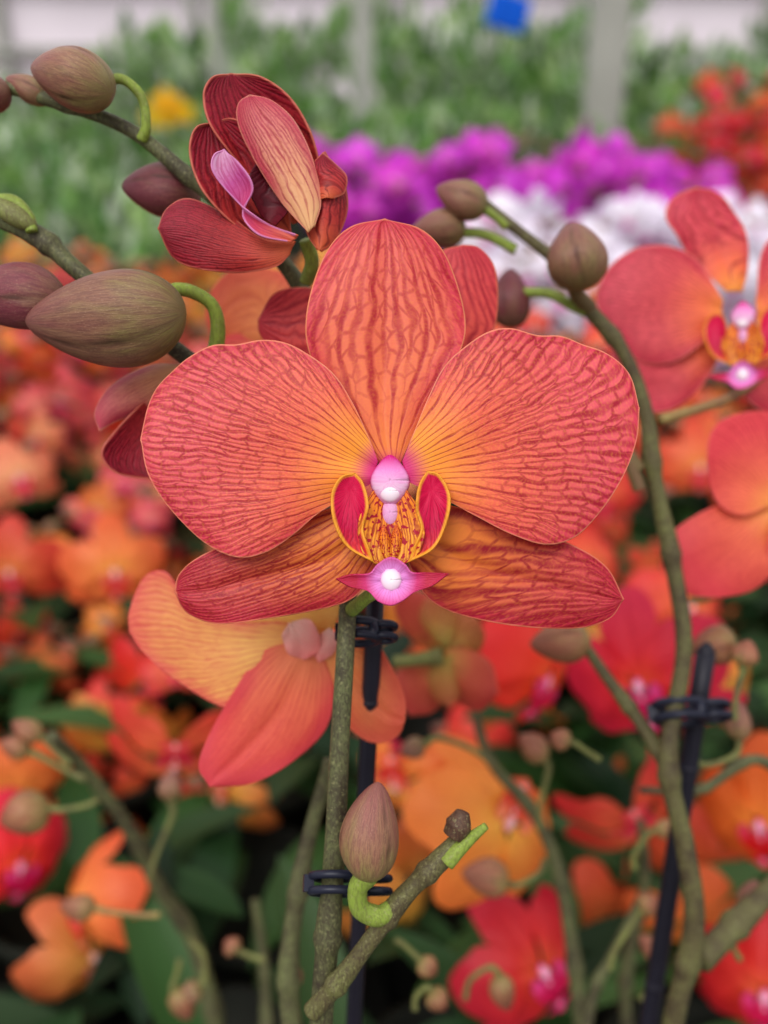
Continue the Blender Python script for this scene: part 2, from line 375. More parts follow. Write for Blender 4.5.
def leaf_mat(name, cols, rough=0.4, transl=0.2):
    t = NTree(name); a, r, e, rid = t.pa()
    n = len(cols)
    base = t.ramp(rid, [(i/n, c) for i, c in enumerate(cols)])
    g = t.noise(t.vec(t.m('MULTIPLY', a, 14), t.m('MULTIPLY', r, 2), rid), 1.5, 2)
    col = t.hsv(base, 0.5, 1, t.m('ADD', 0.75, t.m('MULTIPLY', g, 0.5)))
    return t.finish(col, rough, transl, g, 0.2, 0.002)
M_leaf = leaf_mat("orchid_leaf_green", [S(26,50,26), S(40,72,34), S(58,92,44), S(24,42,24), S(74,104,56)], 0.5)
M_fol = leaf_mat("nursery_foliage", [S(82,126,66), S(116,160,84), S(150,186,106), S(98,140,80), S(180,204,140), S(134,166,110), S(226,232,216), S(88,112,74)], 0.5, 0.4)
M_fol2 = leaf_mat("shrub_foliage", [S(64,98,54), S(88,126,70), S(120,152,88), S(76,108,64)], 0.5, 0.4)

# ------------------------------------------------------------------ the orchid flower
C = (390, 490)
def flower_template(res=1.0, rip=4.0, wild=None, grv=5):
    n = lambda k: max(4, int(k*res))
    parts = []
    kw = dict(c=C)
    parts.append(tepal([(380,464),(360,440),(330,400),(309,352),(306,318),(315,276),(330,243),(352,224),(385,218)],
                       [(400,464),(415,432),(440,388),(461,350),(466,320),(459,285),(444,250),(420,227),(385,218)],
                       fo=(388,500), fanw=0.35, nu=n(110), nv=n(130), z0=-10, b1=6, b2=-12, cup=-0.06, rip=rip, groove=grv, mi=1, seed=1, **kw))
    parts.append(tepal([(372,500),(330,508),(285,525),(235,540),(195,558),(176,575),(172,592)],
                       [(388,532),(372,575),(350,600),(310,612),(262,620),(215,625),(184,614),(172,592)],
                       fo=(395,478), fanw=0.45, nu=n(90), nv=n(130), z0=-14, b1=-4, b2=-8, cup=-0.08, rip=rip, groove=grv, mi=2, seed=2, **kw))
    parts.append(tepal([(412,500),(455,506),(520,526),(575,545),(610,568),(627,600)],
                       [(396,532),(414,575),(430,600),(462,616),(520,627),(580,630),(613,620),(627,600)],
                       fo=(388,478), fanw=0.45, nu=n(90), nv=n(130), z0=-14, b1=-4, b2=-8, cup=-0.08, rip=rip, groove=grv, mi=2, seed=3, **kw))
    parts.append(tepal([(378,462),(368,436),(352,402),(333,374),(305,353),(284,343),(262,341),(238,346),(215,347),(192,358),(175,371),(158,388),(149,408),(143,440)],
                       [(374,482),(345,498),(318,514),(292,536),(266,552),(238,556),(205,541),(172,509),(151,475),(143,440)],
                       fo=(398,478), fanw=0.9, nu=n(130), nv=n(130), z0=0, b1=18, b2=-24, cup=-0.04, rip=rip, mi=0, seed=4, **kw))
    parts.append(tepal([(402,462),(414,432),(428,398),(445,366),(470,344),(490,333),(510,331),(535,337),(560,337),(582,345),(602,352),(619,364),(630,380),(637,408)],
                       [(408,482),(440,497),(475,516),(510,534),(545,544),(575,536),(600,510),(621,475),(634,440),(637,408)],
                       fo=(382,478), fanw=0.9, nu=n(130), nv=n(130), z0=0, b1=18, b2=-24, cup=-0.04, rip=rip, mi=0, seed=5, **kw))
    # lip: side lobes, callus, mid lobe
    parts.append(tepal([(356,474),(342,478),(333,496),(336,522),(349,546),(374,560)],
                       [(356,474),(364,484),(369,506),(364,528),(369,546),(374,560)],
                       fo=(352,490), fanw=1, nu=n(24), nv=n(36), z0=8, b1=6, cup=0.45, rip=2, mi=3, seed=1, e_base=True, **kw))
    parts.append(tepal([(426,472),(438,476),(448,496),(444,524),(432,547),(408,560)],
                       [(426,472),(418,486),(415,508),(420,528),(413,546),(408,560)],
                       fo=(430,490), fanw=1, nu=n(24), nv=n(36), z0=8, b1=6, cup=0.45, rip=2, mi=3, seed=2, e_base=True, **kw))
    parts.append(tepal([(374,490),(362,512),(359,535),(367,556),(390,568)],
                       [(406,490),(420,512),(423,535),(414,556),(390,568)],
                       fo=(390,474), fanw=0.5, nu=n(40), nv=n(40), z0=0, b1=8, cup=0.3, rip=2, mi=4, seed=3, **kw))
    parts.append(tepal([(384,524),(379,537),(382,552),(389,560)], [(384,524),(389,537),(390,550),(389,560)], nu=n(16), nv=n(20), z0=11, cup=-0.9, mi=4, seed=5, **kw))
    parts.append(tepal([(396,524),(391,537),(390,550),(392,560)], [(396,524),(402,537),(399,552),(392,560)], nu=n(16), nv=n(20), z0=11, cup=-0.9, mi=4, seed=6, **kw))
    parts.append(tepal([(338,576),(352,572),(370,571),(378,562),(391,555),(404,562),(411,570),(428,570),(446,571)],
                       [(338,576),(352,584),(368,588),(378,597),(390,601),(402,597),(414,589),(430,583),(446,571)],
                       fo=(391,577), fanw=1, nu=n(28), nv=n(60), z0=14, b1=2, b2=6, cup=0.3, rip=2.5, mi=5, seed=4, e_base=True, **kw))
    parts.append(ellipsoid((1, -87, 14), (10, 11, 6), n(24), n(16), mi=7))
    # column and anther cap
    parts.append(hood((0, 9, 1), 17, 25, 11, n(32), n(24), mi=6))
    parts.append(ellipsoid((0, -1, 6), (11, 11, 6.5), n(28), n(20), mi=7))
    parts.append(ellipsoid((0, 11, 4), (10, 9, 7), n(28), n(20), mi=7))
    parts.append(ellipsoid((0, -22, 1), (8, 13, 6), n(24), n(16), mi=6))
    return join(parts)
HI = flower_template(1.0, 4.5)
MIDT = flower_template(0.22, 9.0)
LOW = [flower_template(0.055, r_, grv=0) for r_ in (8.0, 14.0)]
def curl(t, k, k2=0):
    v = t.v.copy(); r = np.hypot(v[:, 0], v[:, 1])+1e-6
    ang = k*(r/240)
    rr = np.where(abs(ang) > 1e-4, r*np.sin(ang)/np.where(abs(ang) > 1e-4, ang, 1), r)
    zz = -r*(1-np.cos(ang))/np.where(abs(ang) > 1e-4, ang, 1)
    v[:, 0] *= rr/r; v[:, 1] *= rr/r; v[:, 2] += zz
    return T(v, t.f, t.pa, t.mi)

# ------------------------------------------------------------------ main plant
plant = empty("coral_moth_orchid", W(320, 1400, 0.30))
MB().add(HI, face_matrix(390, 490, 0.18, scale=0.18/FPX*1.015)).build("main_flower", MAIN, plant, solid=0.00035)

st = MB()
main_pts = [W(300,1500,0.27), W(312,1180,0.225), W(322,1010,0.202), W(334,860,0.197), W(340,740,0.196), W(346,640,0.196), W(349,560,0.203),
            W(345,470,0.212), W(325,360,0.215), W(296,280,0.213), W(245,228,0.21), W(190,178,0.207), W(130,130,0.205), W(60,103,0.205), W(-30,78,0.205)]
st.add(tube(main_pts, [0.0035,0.0034,0.0033,0.0031,0.0029,0.0028,0.0026,0.0024,0.0021,0.0019,0.0018,0.0018,0.0017,0.0015,0.0012], 20, 300, nodes=(0.30,0.47,0.66,0.80,0.88,0.95)))
st.add(tube([W(345,500,0.214), W(275,428,0.212), W(200,368,0.208), W(130,315,0.205), W(72,266,0.203), W(35,235,0.203), W(-40,205,0.203)],
            [0.0022,0.0021,0.002,0.002,0.0019,0.0022,0.0014], 14, 120, nodes=(0.35,0.6,0.8)))
st.add(tube([W(352,610,0.196), W(366,598,0.190), W(380,585,0.186), W(388,540,0.184)], [0.0016,0.0014,0.0013,0.0013], 12, 30), mi=1)
st.build("flower_spike", [M_stemg, M_ped], plant)
sb = MB()
sb.add(tube([W(312,1012,0.199), W(342,978,0.196), W(372,938,0.194), W(404,896,0.193), W(440,860,0.193), W(462,838,0.194)],
            [0.0022,0.0020,0.0019,0.0020,0.0020,0.0021], 16, 90, nodes=(0.18,0.55,0.8)))
sb.add(tube([W(452,836,0.192), W(458,826,0.192), W(463,812,0.192)], [0.0022,0.0029,0.0015], 14, 20), mi=1)
sb.add(tube([W(446,862,0.192), W(466,842,0.192), W(486,826,0.191)], [0.0020,0.0015,0.0008], 14, 20), mi=2)
sb.build("side_branch", [M_stem, M_tip, M_ped], plant)

BUD = bud_t()
def add_bud(mb, base, tip, w, mi=0, spin=0.0, ):
    mb.add(BUD, axis_matrix(base, tip, w, spin), mi=mi)
def B(mb, bx, by, tx, ty, wpx, d, mi=0, spin=0.0, dd=0.0):
    add_bud(mb, W(bx, by, d), W(tx, ty, d+dd), wpx*d/FPX, mi, spin)
def ped(mb, pts, d, rpx, mi, d2=None):
    n = len(pts); d2 = d if d2 is None else d2
    P = [W(x, y, d+(d2-d)*i/(n-1)) for i, (x, y) in enumerate(pts)]
    mb.add(tube(P, np.array(rpx)*d/FPX if np.size(rpx) > 1 else rpx*d/FPX, 12, 30), mi=mi)

bm = MB(); mats_b = [M_bud, M_budr, M_budp, M_ped, M_pedr, M_stemg, M_pedo]
B(bm, 184, 312, 26, 322, 98, 0.188, 0, 3.6, 0.004)
ped(bm, [(174,314),(170,292),(190,291),(212,305),(218,330),(214,358)], 0.190, [7,7,7,7,8,9], 3, 0.205)
B(bm, 66, 300, -38, 300, 66, 0.196, 1, 2.0, 0.0)
B(bm, 36, 228, -20, 195, 22, 0.200, 6, 0.5)
ped(bm, [(-10,200),(14,202),(28,216),(32,232)], 0.200, [6,7,6,6], 3)
B(bm, 111, 92, 32, 68, 60, 0.196, 0, 1.2, 0.004)
ped(bm, [(106,80),(124,80),(142,98),(146,126),(142,140)], 0.198, [5,5,5,5,6], 3, 0.204)
B(bm, 200, 196, 122, 186, 54, 0.214, 1, 0.4)
B(bm, 10, 92, -50, 100, 40, 0.203, 1, 0.4)
B(bm, 50, 100, 6, 78, 26, 0.206, 0, 0.4)
ped(bm, [(306,282),(312,262),(306,240)], 0.206, [7,7,7], 3, 0.200)
B(bm, 368, 880, 378, 782, 60, 0.188, 0, 0.2, 0.0)
ped(bm, [(368,874),(358,888),(360,908),(378,916),(392,908)], 0.188, [12,10,10,11,9], 3, 0.193)
bm.build("buds", mats_b, plant)

f = MB()
c0 = (150, 420)
f.add(tepal([(186,366),(150,364),(112,384),(97,412),(104,432)], [(186,370),(178,395),(150,412),(122,420),(104,432)], c=c0, nu=50, nv=50, cup=-0.7, z0=4, b1=10, seed=1, mi=1, fanw=0.4), face_matrix(150,420,0.207))
f.add(tepal([(190,372),(150,398),(118,432),(105,455),(120,474),(160,480)], [(200,380),(198,420),(190,455),(178,475),(160,480)], c=c0, nu=50, nv=50, cup=0.5, z0=-8, seed=2, mi=0, fanw=0.4), face_matrix(150,420,0.207))
f.build("opening_bud_flower", [M_open, M_openl], plant, solid=0.0003)

h = MB(); Mx = face_matrix(260, 190, 0.192); c0 = (260, 190)
tp = lambda **k: dict(dict(c=c0, nu=60, nv=60, fanw=0.4), **k)
h.add(tepal([(290,215),(250,175),(215,135),(206,104),(214,84),(232,76)], [(300,210),(318,170),(312,135),(292,102),(262,82),(232,76)], **tp(z0=-32, b1=10, b2=28, cup=0.45, seed=1, rip=2)), Mx, mi=0)
h.add(tepal([(280,245),(235,225),(205,195),(192,160),(197,132),(215,122)], [(290,230),(286,195),(272,160),(250,132),(232,121),(215,122)], **tp(z0=-20, b1=10, b2=10, cup=0.5, seed=2, rip=2)), Mx, mi=0)
h.add(tepal([(296,242),(262,238),(225,212),(188,196),(166,208),(159,230)], [(290,255),(275,267),(240,271),(200,268),(172,256),(159,230)], **tp(z0=4, b1=0, b2=0, cup=-0.35, seed=3, rip=2)), Mx, mi=0)
h.add(tepal([(318,252),(308,235),(303,215),(308,190),(318,166),(326,158)], [(322,254),(336,240),(347,210),(345,185),(336,172),(326,158)], **tp(z0=8, b1=8, b2=0, cup=-0.8, seed=4)), Mx, mi=0)
h.add(tepal([(310,238),(282,206),(256,165),(241,132),(242,114),(254,108)], [(316,232),(322,205),(314,165),(296,128),(274,110),(254,108)], **tp(z0=18, b1=22, b2=-12, cup=-0.45, seed=5, groove=3)), Mx, mi=1)
h.add(tepal([(300,240),(262,226),(236,206),(220,186),(221,170),(230,163)], [(292,246),(262,242),(246,222),(258,200),(246,178),(230,163)], **tp(z0=10, b1=24, b2=0, cup=0.5, seed=6, rip=3)), Mx, mi=2)
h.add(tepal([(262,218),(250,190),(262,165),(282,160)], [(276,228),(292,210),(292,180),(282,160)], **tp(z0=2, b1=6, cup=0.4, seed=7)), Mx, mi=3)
h.add(tepal([(322,205),(314,188),(313,170),(324,160)], [(334,204),(345,196),(346,178),(324,160)], **tp(z0=18, cup=-0.5, seed=8, rip=2)), Mx, mi=0)
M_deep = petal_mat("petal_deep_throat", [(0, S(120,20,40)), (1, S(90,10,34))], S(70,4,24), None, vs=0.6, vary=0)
h.build("half_open_flower", [M_open, M_openl, M_mauve, M_deep], plant, solid=0.0003)

g = MB(); c0 = (380, 330); Mx = face_matrix(380, 330, 0.209)
g.add(tepal([(380,380),(330,370),(280,355),(260,335),(258,320)], [(390,340),(350,300),(310,286),(275,292),(258,320)], c=c0, nu=50, nv=50, cup=-0.15, rip=2, seed=1, fanw=0.5), Mx)
g.add(tepal([(400,390),(420,330),(428,280),(440,252),(462,245)], [(440,400),(478,350),(497,320),(496,270),(480,248),(462,245)], c=c0, nu=50, nv=50, cup=-0.15, rip=2, seed=2, fanw=0.5), Mx)
g.add(ellipsoid((0, -20, -5), (16, 18, 12)), Mx)
M_behind = petal_mat("petal_behind", [(0, S(240,130,80)), (0.5, S(228,98,86)), (1, S(208,66,84))], S(162,12,50), S(226,130,100), N=13, vs=0.85, vary=0)
g.build("rear_flower", [M_behind], plant, solid=0.0003)
g = MB(); c0 = (250, 310); Mx = face_matrix(250, 310, 0.25)
g.add(tepal([(275,345),(225,350),(205,320),(210,290),(230,270)], [(300,330),(300,290),(280,270),(255,266),(230,270)], c=c0, nu=30, nv=30, cup=-0.2, rip=2, seed=1, fanw=0.5), Mx)
g.add(tepal([(260,380),(225,385),(205,360),(215,340)], [(300,370),(290,340),(250,330),(215,340)], c=c0, nu=30, nv=30, cup=-0.2, rip=2, seed=2, fanw=0.5), Mx)
g.build("peach_rear_flower", [M_peach], plant, solid=0.0003)

g = MB(); c0 = (312, 642); Mx = face_matrix(312, 642, 0.222)
g.add(tepal([(312,640),(285,622),(240,622),(190,600),(165,572),(142,578),(128,610),(128,632)], [(312,648),(290,665),(262,678),(250,705),(220,706),(180,685),(145,655),(128,632)], c=c0, fo=(325,640), nu=70, nv=70, rip=4, b1=14, b2=-20, seed=1, fanw=0.9), Mx, mi=0)
g.add(tepal([(345,600),(320,590),(260,560),(215,555),(190,572),(180,590)], [(330,640),(300,640),(260,640),(215,625),(190,610),(180,590)], c=c0, nu=50, nv=50, z0=-8, rip=3, seed=5, fanw=0.5), Mx, mi=0)
g.add(tepal([(300,640),(262,652),(235,690),(212,730),(201,762),(212,782)], [(322,652),(334,690),(325,730),(290,762),(250,781),(212,782)], c=c0, fo=(315,620), nu=60, nv=60, z0=8, rip=3, b2=6, cup=-0.12, groove=3, seed=2, fanw=0.5), Mx, mi=1)
g.add(tepal([(310,650),(322,690),(350,730),(375,743),(398,735),(405,718)], [(330,640),(355,634),(378,645),(396,675),(405,700),(405,718)], c=c0, nu=50, nv=50, z0=4, rip=3, cup=-0.12, groove=3, seed=3, fanw=0.5), Mx, mi=1)
g.add(tepal([(290,622),(284,634),(290,650),(305,658)], [(290,622),(312,618),(322,645),(305,658)], c=c0, nu=24, nv=24, z0=12, cup=0.3, rip=3, seed=4, e_base=True), Mx, mi=2)
g.add(tepal([(330,626),(318,636),(312,648),(320,660)], [(330,626),(338,636),(334,652),(320,660)], c=c0, nu=20, nv=20, z0=13, cup=-0.4, rip=2, seed=5, e_base=True), Mx, mi=2)
M_pinkw = petal_mat("lip_pink_white", [(0, S(248,215,200)), (0.5, S(246,186,172)), (1, S(238,140,128))], S(225,80,110), None, vs=0.5, vary=0)
g.build("amber_flower", [M_amber, M_peach, M_pinkw], plant, solid=0.0003)

g = MB(); c0 = (440, 660); Mx = face_matrix(440, 660, 0.30)
M_side = petal_mat("petal_side_rose", [(0, S(206,166,84)), (0.5, S(214,104,76)), (1, S(200,62,66))], S(170,40,54), S(220,120,90), N=10, vs=0.5, vary=0)
M_side2 = petal_mat("petal_side_green", [(0, S(176,164,84)), (0.5, S(206,150,84)), (1, S(196,104,72))], S(170,76,60), S(220,130,90), N=10, vs=0.5, vary=0)
g.add(tepal([(440,655),(410,640),(395,612),(402,590)], [(455,650),(450,620),(430,596),(402,590)], c=c0, nu=30, nv=30, cup=-0.5, z0=-8, rip=2, seed=1, fanw=0.4), Mx, mi=0)
g.add(tepal([(440,662),(405,668),(392,690),(410,716)], [(450,672),(445,700),(432,715),(410,716)], c=c0, nu=30, nv=30, cup=-0.5, rip=2, seed=2, fanw=0.4), Mx, mi=0)
g.add(tepal([(440,640),(452,615),(470,610),(480,622)], [(450,668),(475,660),(486,640),(480,622)], c=c0, nu=30, nv=30, cup=-0.5, z0=-4, rip=2, seed=3, fanw=0.4), Mx, mi=1)
g.add(tepal([(442,668),(455,700),(480,712),(498,692)], [(445,648),(470,650),(492,665),(498,692)], c=c0, nu=30, nv=30, cup=-0.5, z0=6, rip=2, seed=4, fanw=0.4), Mx, mi=0)
g.add(tepal([(436,640),(420,620),(425,600),(440,598)], [(450,645),(458,625),(454,606),(440,598)], c=c0, nu=30, nv=30, cup=-0.7, z0=8, seed=5, fanw=0.4), Mx, mi=1)
g.add(tepal([(436,655),(426,680),(436,700),(450,704)], [(452,655),(462,676),(460,695),(450,704)], c=c0, nu=30, nv=30, cup=-0.7, z0=10, seed=6, fanw=0.4), Mx, mi=1)
g.add(tube([W(395,662,0.30), W(415,660,0.298), W(442,656,0.297)], [0.002,0.002,0.003], 10, 14), mi=2)
g.build("side_view_flower", [M_side, M_side2, M_pedo], plant, solid=0.0003)

# ------------------------------------------------------------------ stakes and clips
def stake(name, p0, p1, r):
    mb = MB(); mb.add(tube([p0, (np.array(p0)*0.5+np.array(p1)*0.5), p1], [r, r, r], 16, 20))
    d = np.array(p1)-np.array(p0); d /= np.linalg.norm(d)
    mb.add(tube([p1-d*0.001, p1+d*r*0.5, p1+d*r], [r, r*0.85, r*0.3], 16, 10))
    for k in np.linspace(0.1, 0.9, 5):
        q = np.array(p0)*(1-k)+np.array(p1)*k; mb.add(tube([q, q+d*0.0008, q+d*0.0016], [r*1.0, r*1.12, r*1.0], 16, 6))
    return mb.build(name, [M_stake])
stake("support_stake", W(330,1500,0.285), W(376,588,0.216), 0.0022)
stake("support_stake", W(560,1600,0.34), W(706,652,0.268), 0.0029)
def clip(name, px, py, d, w, h_, tilt=0):
    mb = MB(); ph = np.linspace(0, 2*math.pi, 25)
    Mx = face_matrix(px, py, d, 0, 62, tilt)
    for k in (-1, 1):
        mb.add(tube([(w*math.cos(a), w*0.8*math.sin(a), k*7) for a in ph], 4.2, 10, 48), Mx)
        mb.add(tube([(w*0.6*math.cos(a)+w*1.35, w*0.5*math.sin(a), k*6) for a in ph], 3.6, 10, 40), Mx)
    mb.add(ellipsoid((w*0.75, w*0.5, 0), (6, 6, 10), 14, 10), Mx)
    mb.add(box((-w*1.1, 0, 0), (10, 8, 16)), Mx)
    return mb.build(name, [M_clip])
clip("stem_clip", 338, 884, 0.196, 27, 10, -12)
clip("stem_clip", 360, 632, 0.203, 18, 10, 0)
clip("stem_clip", 680, 712, 0.262, 24, 10, 8)

# ------------------------------------------------------------------ right-hand plant
p2 = empty("coral_moth_orchid", W(660, 1400, 0.36))
s2 = MB()
s2.add(tube([W(600,1560,0.36), W(650,1180,0.30), W(672,1030,0.275), W(694,930,0.266), W(686,850,0.262), W(668,760,0.26), W(684,650,0.26), W(672,560,0.26), W(655,480,0.258),
             W(645,410,0.256), W(622,350,0.254), W(588,308,0.252), W(556,262,0.25), W(520,232,0.25), W(478,198,0.25)],
            [0.0045,0.0043,0.0042,0.0038,0.0036,0.0035,0.0034,0.0032,0.0030,0.0027,0.0024,0.0023,0.0021,0.0018,0.0013], 16, 260, nodes=(0.2,0.32,0.42,0.55,0.66,0.78,0.83,0.9)))
s2.add(tube([W(664,760,0.262), W(640,722,0.27), W(606,676,0.275), W(576,632,0.28)], [0.0024,0.002,0.0018,0.0014], 12, 50, nodes=(0.4,)))
s2.add(tube([W(700,960,0.27), W(735,925,0.28), W(790,870,0.29)], [0.004,0.0036,0.003], 12, 50, nodes=(0.4,)))
s2.build("flower_spike", [M_stem], p2)
b2 = MB()
B(b2, 486, 210, 436, 188, 38, 0.25, 0, 0.3)
ped(b2, [(480,206),(496,216),(508,226)], 0.25, 5, 3)
B(b2, 466, 228, 410, 232, 38, 0.254, 0, 1.3)
ped(b2, [(462,232),(486,235),(516,250)], 0.254, 5, 3)
B(b2, 582, 290, 572, 222, 60, 0.24, 0, 0.8)
B(b2, 512, 328, 510, 268, 42, 0.262, 1, 0.8)
ped(b2, [(524,292),(550,294),(572,306),(586,312)], 0.258, 5, 3, 0.252)
ped(b2, [(575,286),(578,296),(590,308)], 0.246, 8, 0, 0.252)
ped(b2, [(765,372),(735,395),(700,408),(660,420)], 0.272, 5, 4, 0.256)
B(b2, 590, 640, 530, 645, 44, 0.28, 2, 0.8)
B(b2, 735, 640, 690, 650, 40, 0.29, 2, 0.2)
ped(b2, [(640,470),(628,455),(640,490)], 0.258, 7, 0)
b2.build("buds", mats_b, p2)
fr = MB()
c0 = (742, 325); Mx = face_matrix(742, 325, 0.268)
k = dict(c=c0, nu=80, nv=80, rip=3)
fr.add(tepal([(728,290),(700,262),(680,235),(668,215),(676,194),(700,185)], [(745,290),(752,262),(748,225),(732,200),(716,188),(700,185)], **k, z0=-6, seed=1, fanw=0.5, cup=-0.1, groove=3), Mx)
fr.add(tepal([(722,300),(700,262),(672,246),(640,245),(614,262),(600,288),(600,302)], [(722,322),(700,345),(672,362),(640,360),(618,335),(604,318),(600,302)], **k, fo=(738,316), seed=2, fanw=0.8, b1=10, b2=-24), Mx)
fr.add(tepal([(722,330),(690,345),(660,358),(630,345),(614,350),(612,362)], [(728,340),(712,375),(690,400),(660,412),(632,402),(612,362)], **k, z0=-8, seed=3, fanw=0.5), Mx)
fr.add(tepal([(756,300),(760,260),(775,235),(800,230),(830,260),(840,300)], [(756,322),(775,345),(800,352),(822,345),(838,325),(840,300)], **k, fo=(742,316), seed=4, fanw=0.8, b1=10, b2=-24), Mx)
fr.add(tepal([(740,345),(738,375),(750,400),(775,412),(800,405)], [(760,340),(790,355),(812,375),(812,392),(800,405)], **k, z0=-8, seed=5, fanw=0.5), Mx)
fr.build("side_flower", [M_coral2], p2, solid=0.0003)
lipm = MB()
idx = HI.mi >= 3
used = np.unique(HI.f[idx]); remap = -np.ones(len(HI.v), int); remap[used] = np.arange(len(used))
LIP = T(HI.v[used], remap[HI.f[idx]], HI.pa[used], HI.mi[idx])
lipm.add(LIP, face_matrix(743, 322, 0.262, -28, 0, 0, 0.262/FPX*0.62))
lipm.build("side_flower_lip", MAIN, p2)
fr = MB(); c0 = (780, 500); Mx = face_matrix(780, 500, 0.262)
k = dict(c=c0, nu=60, nv=60, rip=3)
fr.add(tepal([(772,505),(740,515),(716,500),(706,455),(716,425),(745,412),(775,412)], [(785,500),(800,460),(805,440),(800,420),(790,413),(775,412)], **k, seed=1, fanw=0.8, fo=(780,510)), Mx)
fr.add(tepal([(775,495),(740,500),(705,512),(676,534),(664,560),(672,580)], [(785,520),(785,555),(765,588),(730,598),(695,596),(672,580)], **k, seed=2, fanw=0.6, z0=-8, cup=-0.1), Mx)
fr.add(tepal([(795,490),(820,450),(860,440),(900,470)], [(795,510),(830,540),(870,530),(900,470)], **k, seed=3, fanw=0.8), Mx)
fr.add(tepal([(780,510),(770,550),(790,590),(830,600)], [(800,510),(850,530),(860,570),(830,600)], **k, seed=4, fanw=0.6, z0=-6), Mx)
P_C2 = petal_mat("petal_coral_side", [(0, S(248,176,84)), (0.35, S(240,122,92)), (0.8, S(226,74,90))], S(190,20,58), S(232,100,100), N=14, vs=0.7, vary=0)
fr.build("lower_side_flower", [P_C2], p2, solid=0.0003)

# ------------------------------------------------------------------ neighbouring plants' blooms (individually placed)
bedroot = empty("mixed_orchid_bed", (0, 0.9, 0.76))
def near(name, flowers, set_):
    mb = MB()
    for (px, py, w, yaw, pit, roll, cl) in flowers:
        d = 78.0/w
        mb.add(curl(MIDT, cl), face_matrix(px, py, d, yaw, pit, roll, w*d/FPX/490), zmin=0.77)
    return mb.build(name, set_, bedroot)
near("scarlet_blooms", [
    (640,690,200,-30,10,20,0.8), (545,685,180,40,20,-40,1.0), (545,975,190,25,-10,30,1.0), (760,830,180,-40,10,10,0.9), (20,870,150,45,10,-10,0.9),
    (765,1000,180,-30,5,0,0.8), (145,690,110,0,40,30,0.9), (350,770,120,-50,30,20,1.2)], P_RED)
near("orange_blooms", [
    (510,820,205,30,-12,150,0.8), (395,785,165,-30,20,190,1.1), (175,765,175,10,40,170,1.1), (75,915,170,-50,10,15,1.3), (640,830,170,20,30,200,1.2),
    (700,945,160,10,35,60,0.9), (10,575,110,0,20,0,0.7), (600,500,110,0,20,20,0.8), (590,570,110,20,0,-20,0.8), (115,575,120,20,10,0,0.8), (410,880,130,0,35,0,0.9), (700,470,100,0,10,0,0.8), (20,800,130,20,40,20,1.0), (110,520,85,10,20,0,0.9),
    (470,770,120,-20,40,30,1.2), (690,880,150,-10,50,0,1.2), (600,930,150,20,50,0,1.2), (730,700,130,30,20,0,0.9), (690,610,130,20,0,-10,0.8)], P_ORG)
near("golden_blooms", [(95,960,160,60,10,20,1.4), (220,800,130,-50,20,170,1.3), (120,740,120,30,40,150,1.2), (400,930,150,30,50,0,1.2)], P_GOLD)
near("peach_blooms", [(20,480,90,30,0,20,0.7), (60,400,75,10,10,0,0.8), (255,560,100,20,20,0,1.0)], P_PEACH)

p3 = empty("budding_orchid_spikes", W(200, 1300, 0.45))
q = MB()
def sp(pts, d, r, d2=None):
    d2 = d2 or d; n = len(pts)
    q.add(tube([W(x, y, d+(d2-d)*i/(n-1)) for i, (x, y) in enumerate(pts)], np.linspace(r, r*0.5, n)*d/FPX, 10, 60, nodes=(0.3, 0.5, 0.7)), mi=5)
def pb(sx, sy, mx_, my, bx, by, tx, ty, w, d, mi, pm=6):
    ped(q, [(sx, sy), ((sx+mx_)/2+(by-sy)*0.08, (sy+my)/2), ((mx_+bx)/2, (my+by)/2), (bx, by)], d, [3.2, 2.8, 2.8, 3.6], pm); B(q, bx, by, tx, ty, w, d, mi, rng.random()*6)
sp([(240,1150),(200,960),(160,890),(130,830),(85,770),(50,735)], 0.42, 10, 0.34)
sp([(330,1200),(290,1010),(300,880),(330,760)], 0.26, 13, 0.25)
sp([(590,1100),(565,900),(535,815),(490,760),(470,690)], 0.36, 9, 0.36)
sp([(650,1150),(625,1000),(645,880),(640,820)], 0.4, 8, 0.38)
sp([(270,1150),(265,980),(255,900)], 0.40, 8)
sp([(560,1200),(590,1010),(610,960),(640,900)], 0.34, 8)
sp([(830,820),(760,760),(700,790),(640,790)], 0.3, 7)
pb(98,800,70,812,48,808,0,822,44,0.34,2); pb(70,765,50,742,42,738,12,722,22,0.34,2); pb(85,780,50,760,30,752,0,742,24,0.34,2)
pb(150,880,175,830,170,800,172,770,24,0.36,0); pb(160,915,120,915,95,908,60,905,26,0.34,2,4)
pb(545,860,530,886,508,884,462,872,38,0.33,2); pb(540,830,552,780,545,760,520,735,28,0.34,2); pb(500,770,450,730,425,745,400,752,22,0.33,0)
pb(180,960,170,985,175,990,190,1020,26,0.36,2); pb(190,940,210,970,200,985,180,1000,22,0.36,0); pb(265,960,245,955,238,950,225,940,20,0.36,2)
pb(395,940,410,950,420,960,436,975,22,0.30,2); pb(610,970,630,930,640,910,660,900,24,0.32,2); pb(600,760,580,745,570,742,550,735,22,0.3,2)
pb(415,1010,420,985,432,990,445,1010,24,0.30,2); pb(735,720,745,680,740,665,750,640,26,0.28,2); pb(690,760,730,770,740,740,738,700,26,0.29,0)
pb(635,870,640,840,655,830,690,830,20,0.33,2); pb(640,1000,660,985,665,960,640,935,24,0.33,2); pb(290,1000,285,1010,290,990,288,960,26,0.27,0)
pb(465,1000,480,960,500,975,508,1010,26,0.33,2); pb(740,960,735,930,745,910,756,880,26,0.3,0); pb(690,600,715,600,722,590,735,570,20,0.29,0)
q.build("spikes_and_buds", mats_b, p3)

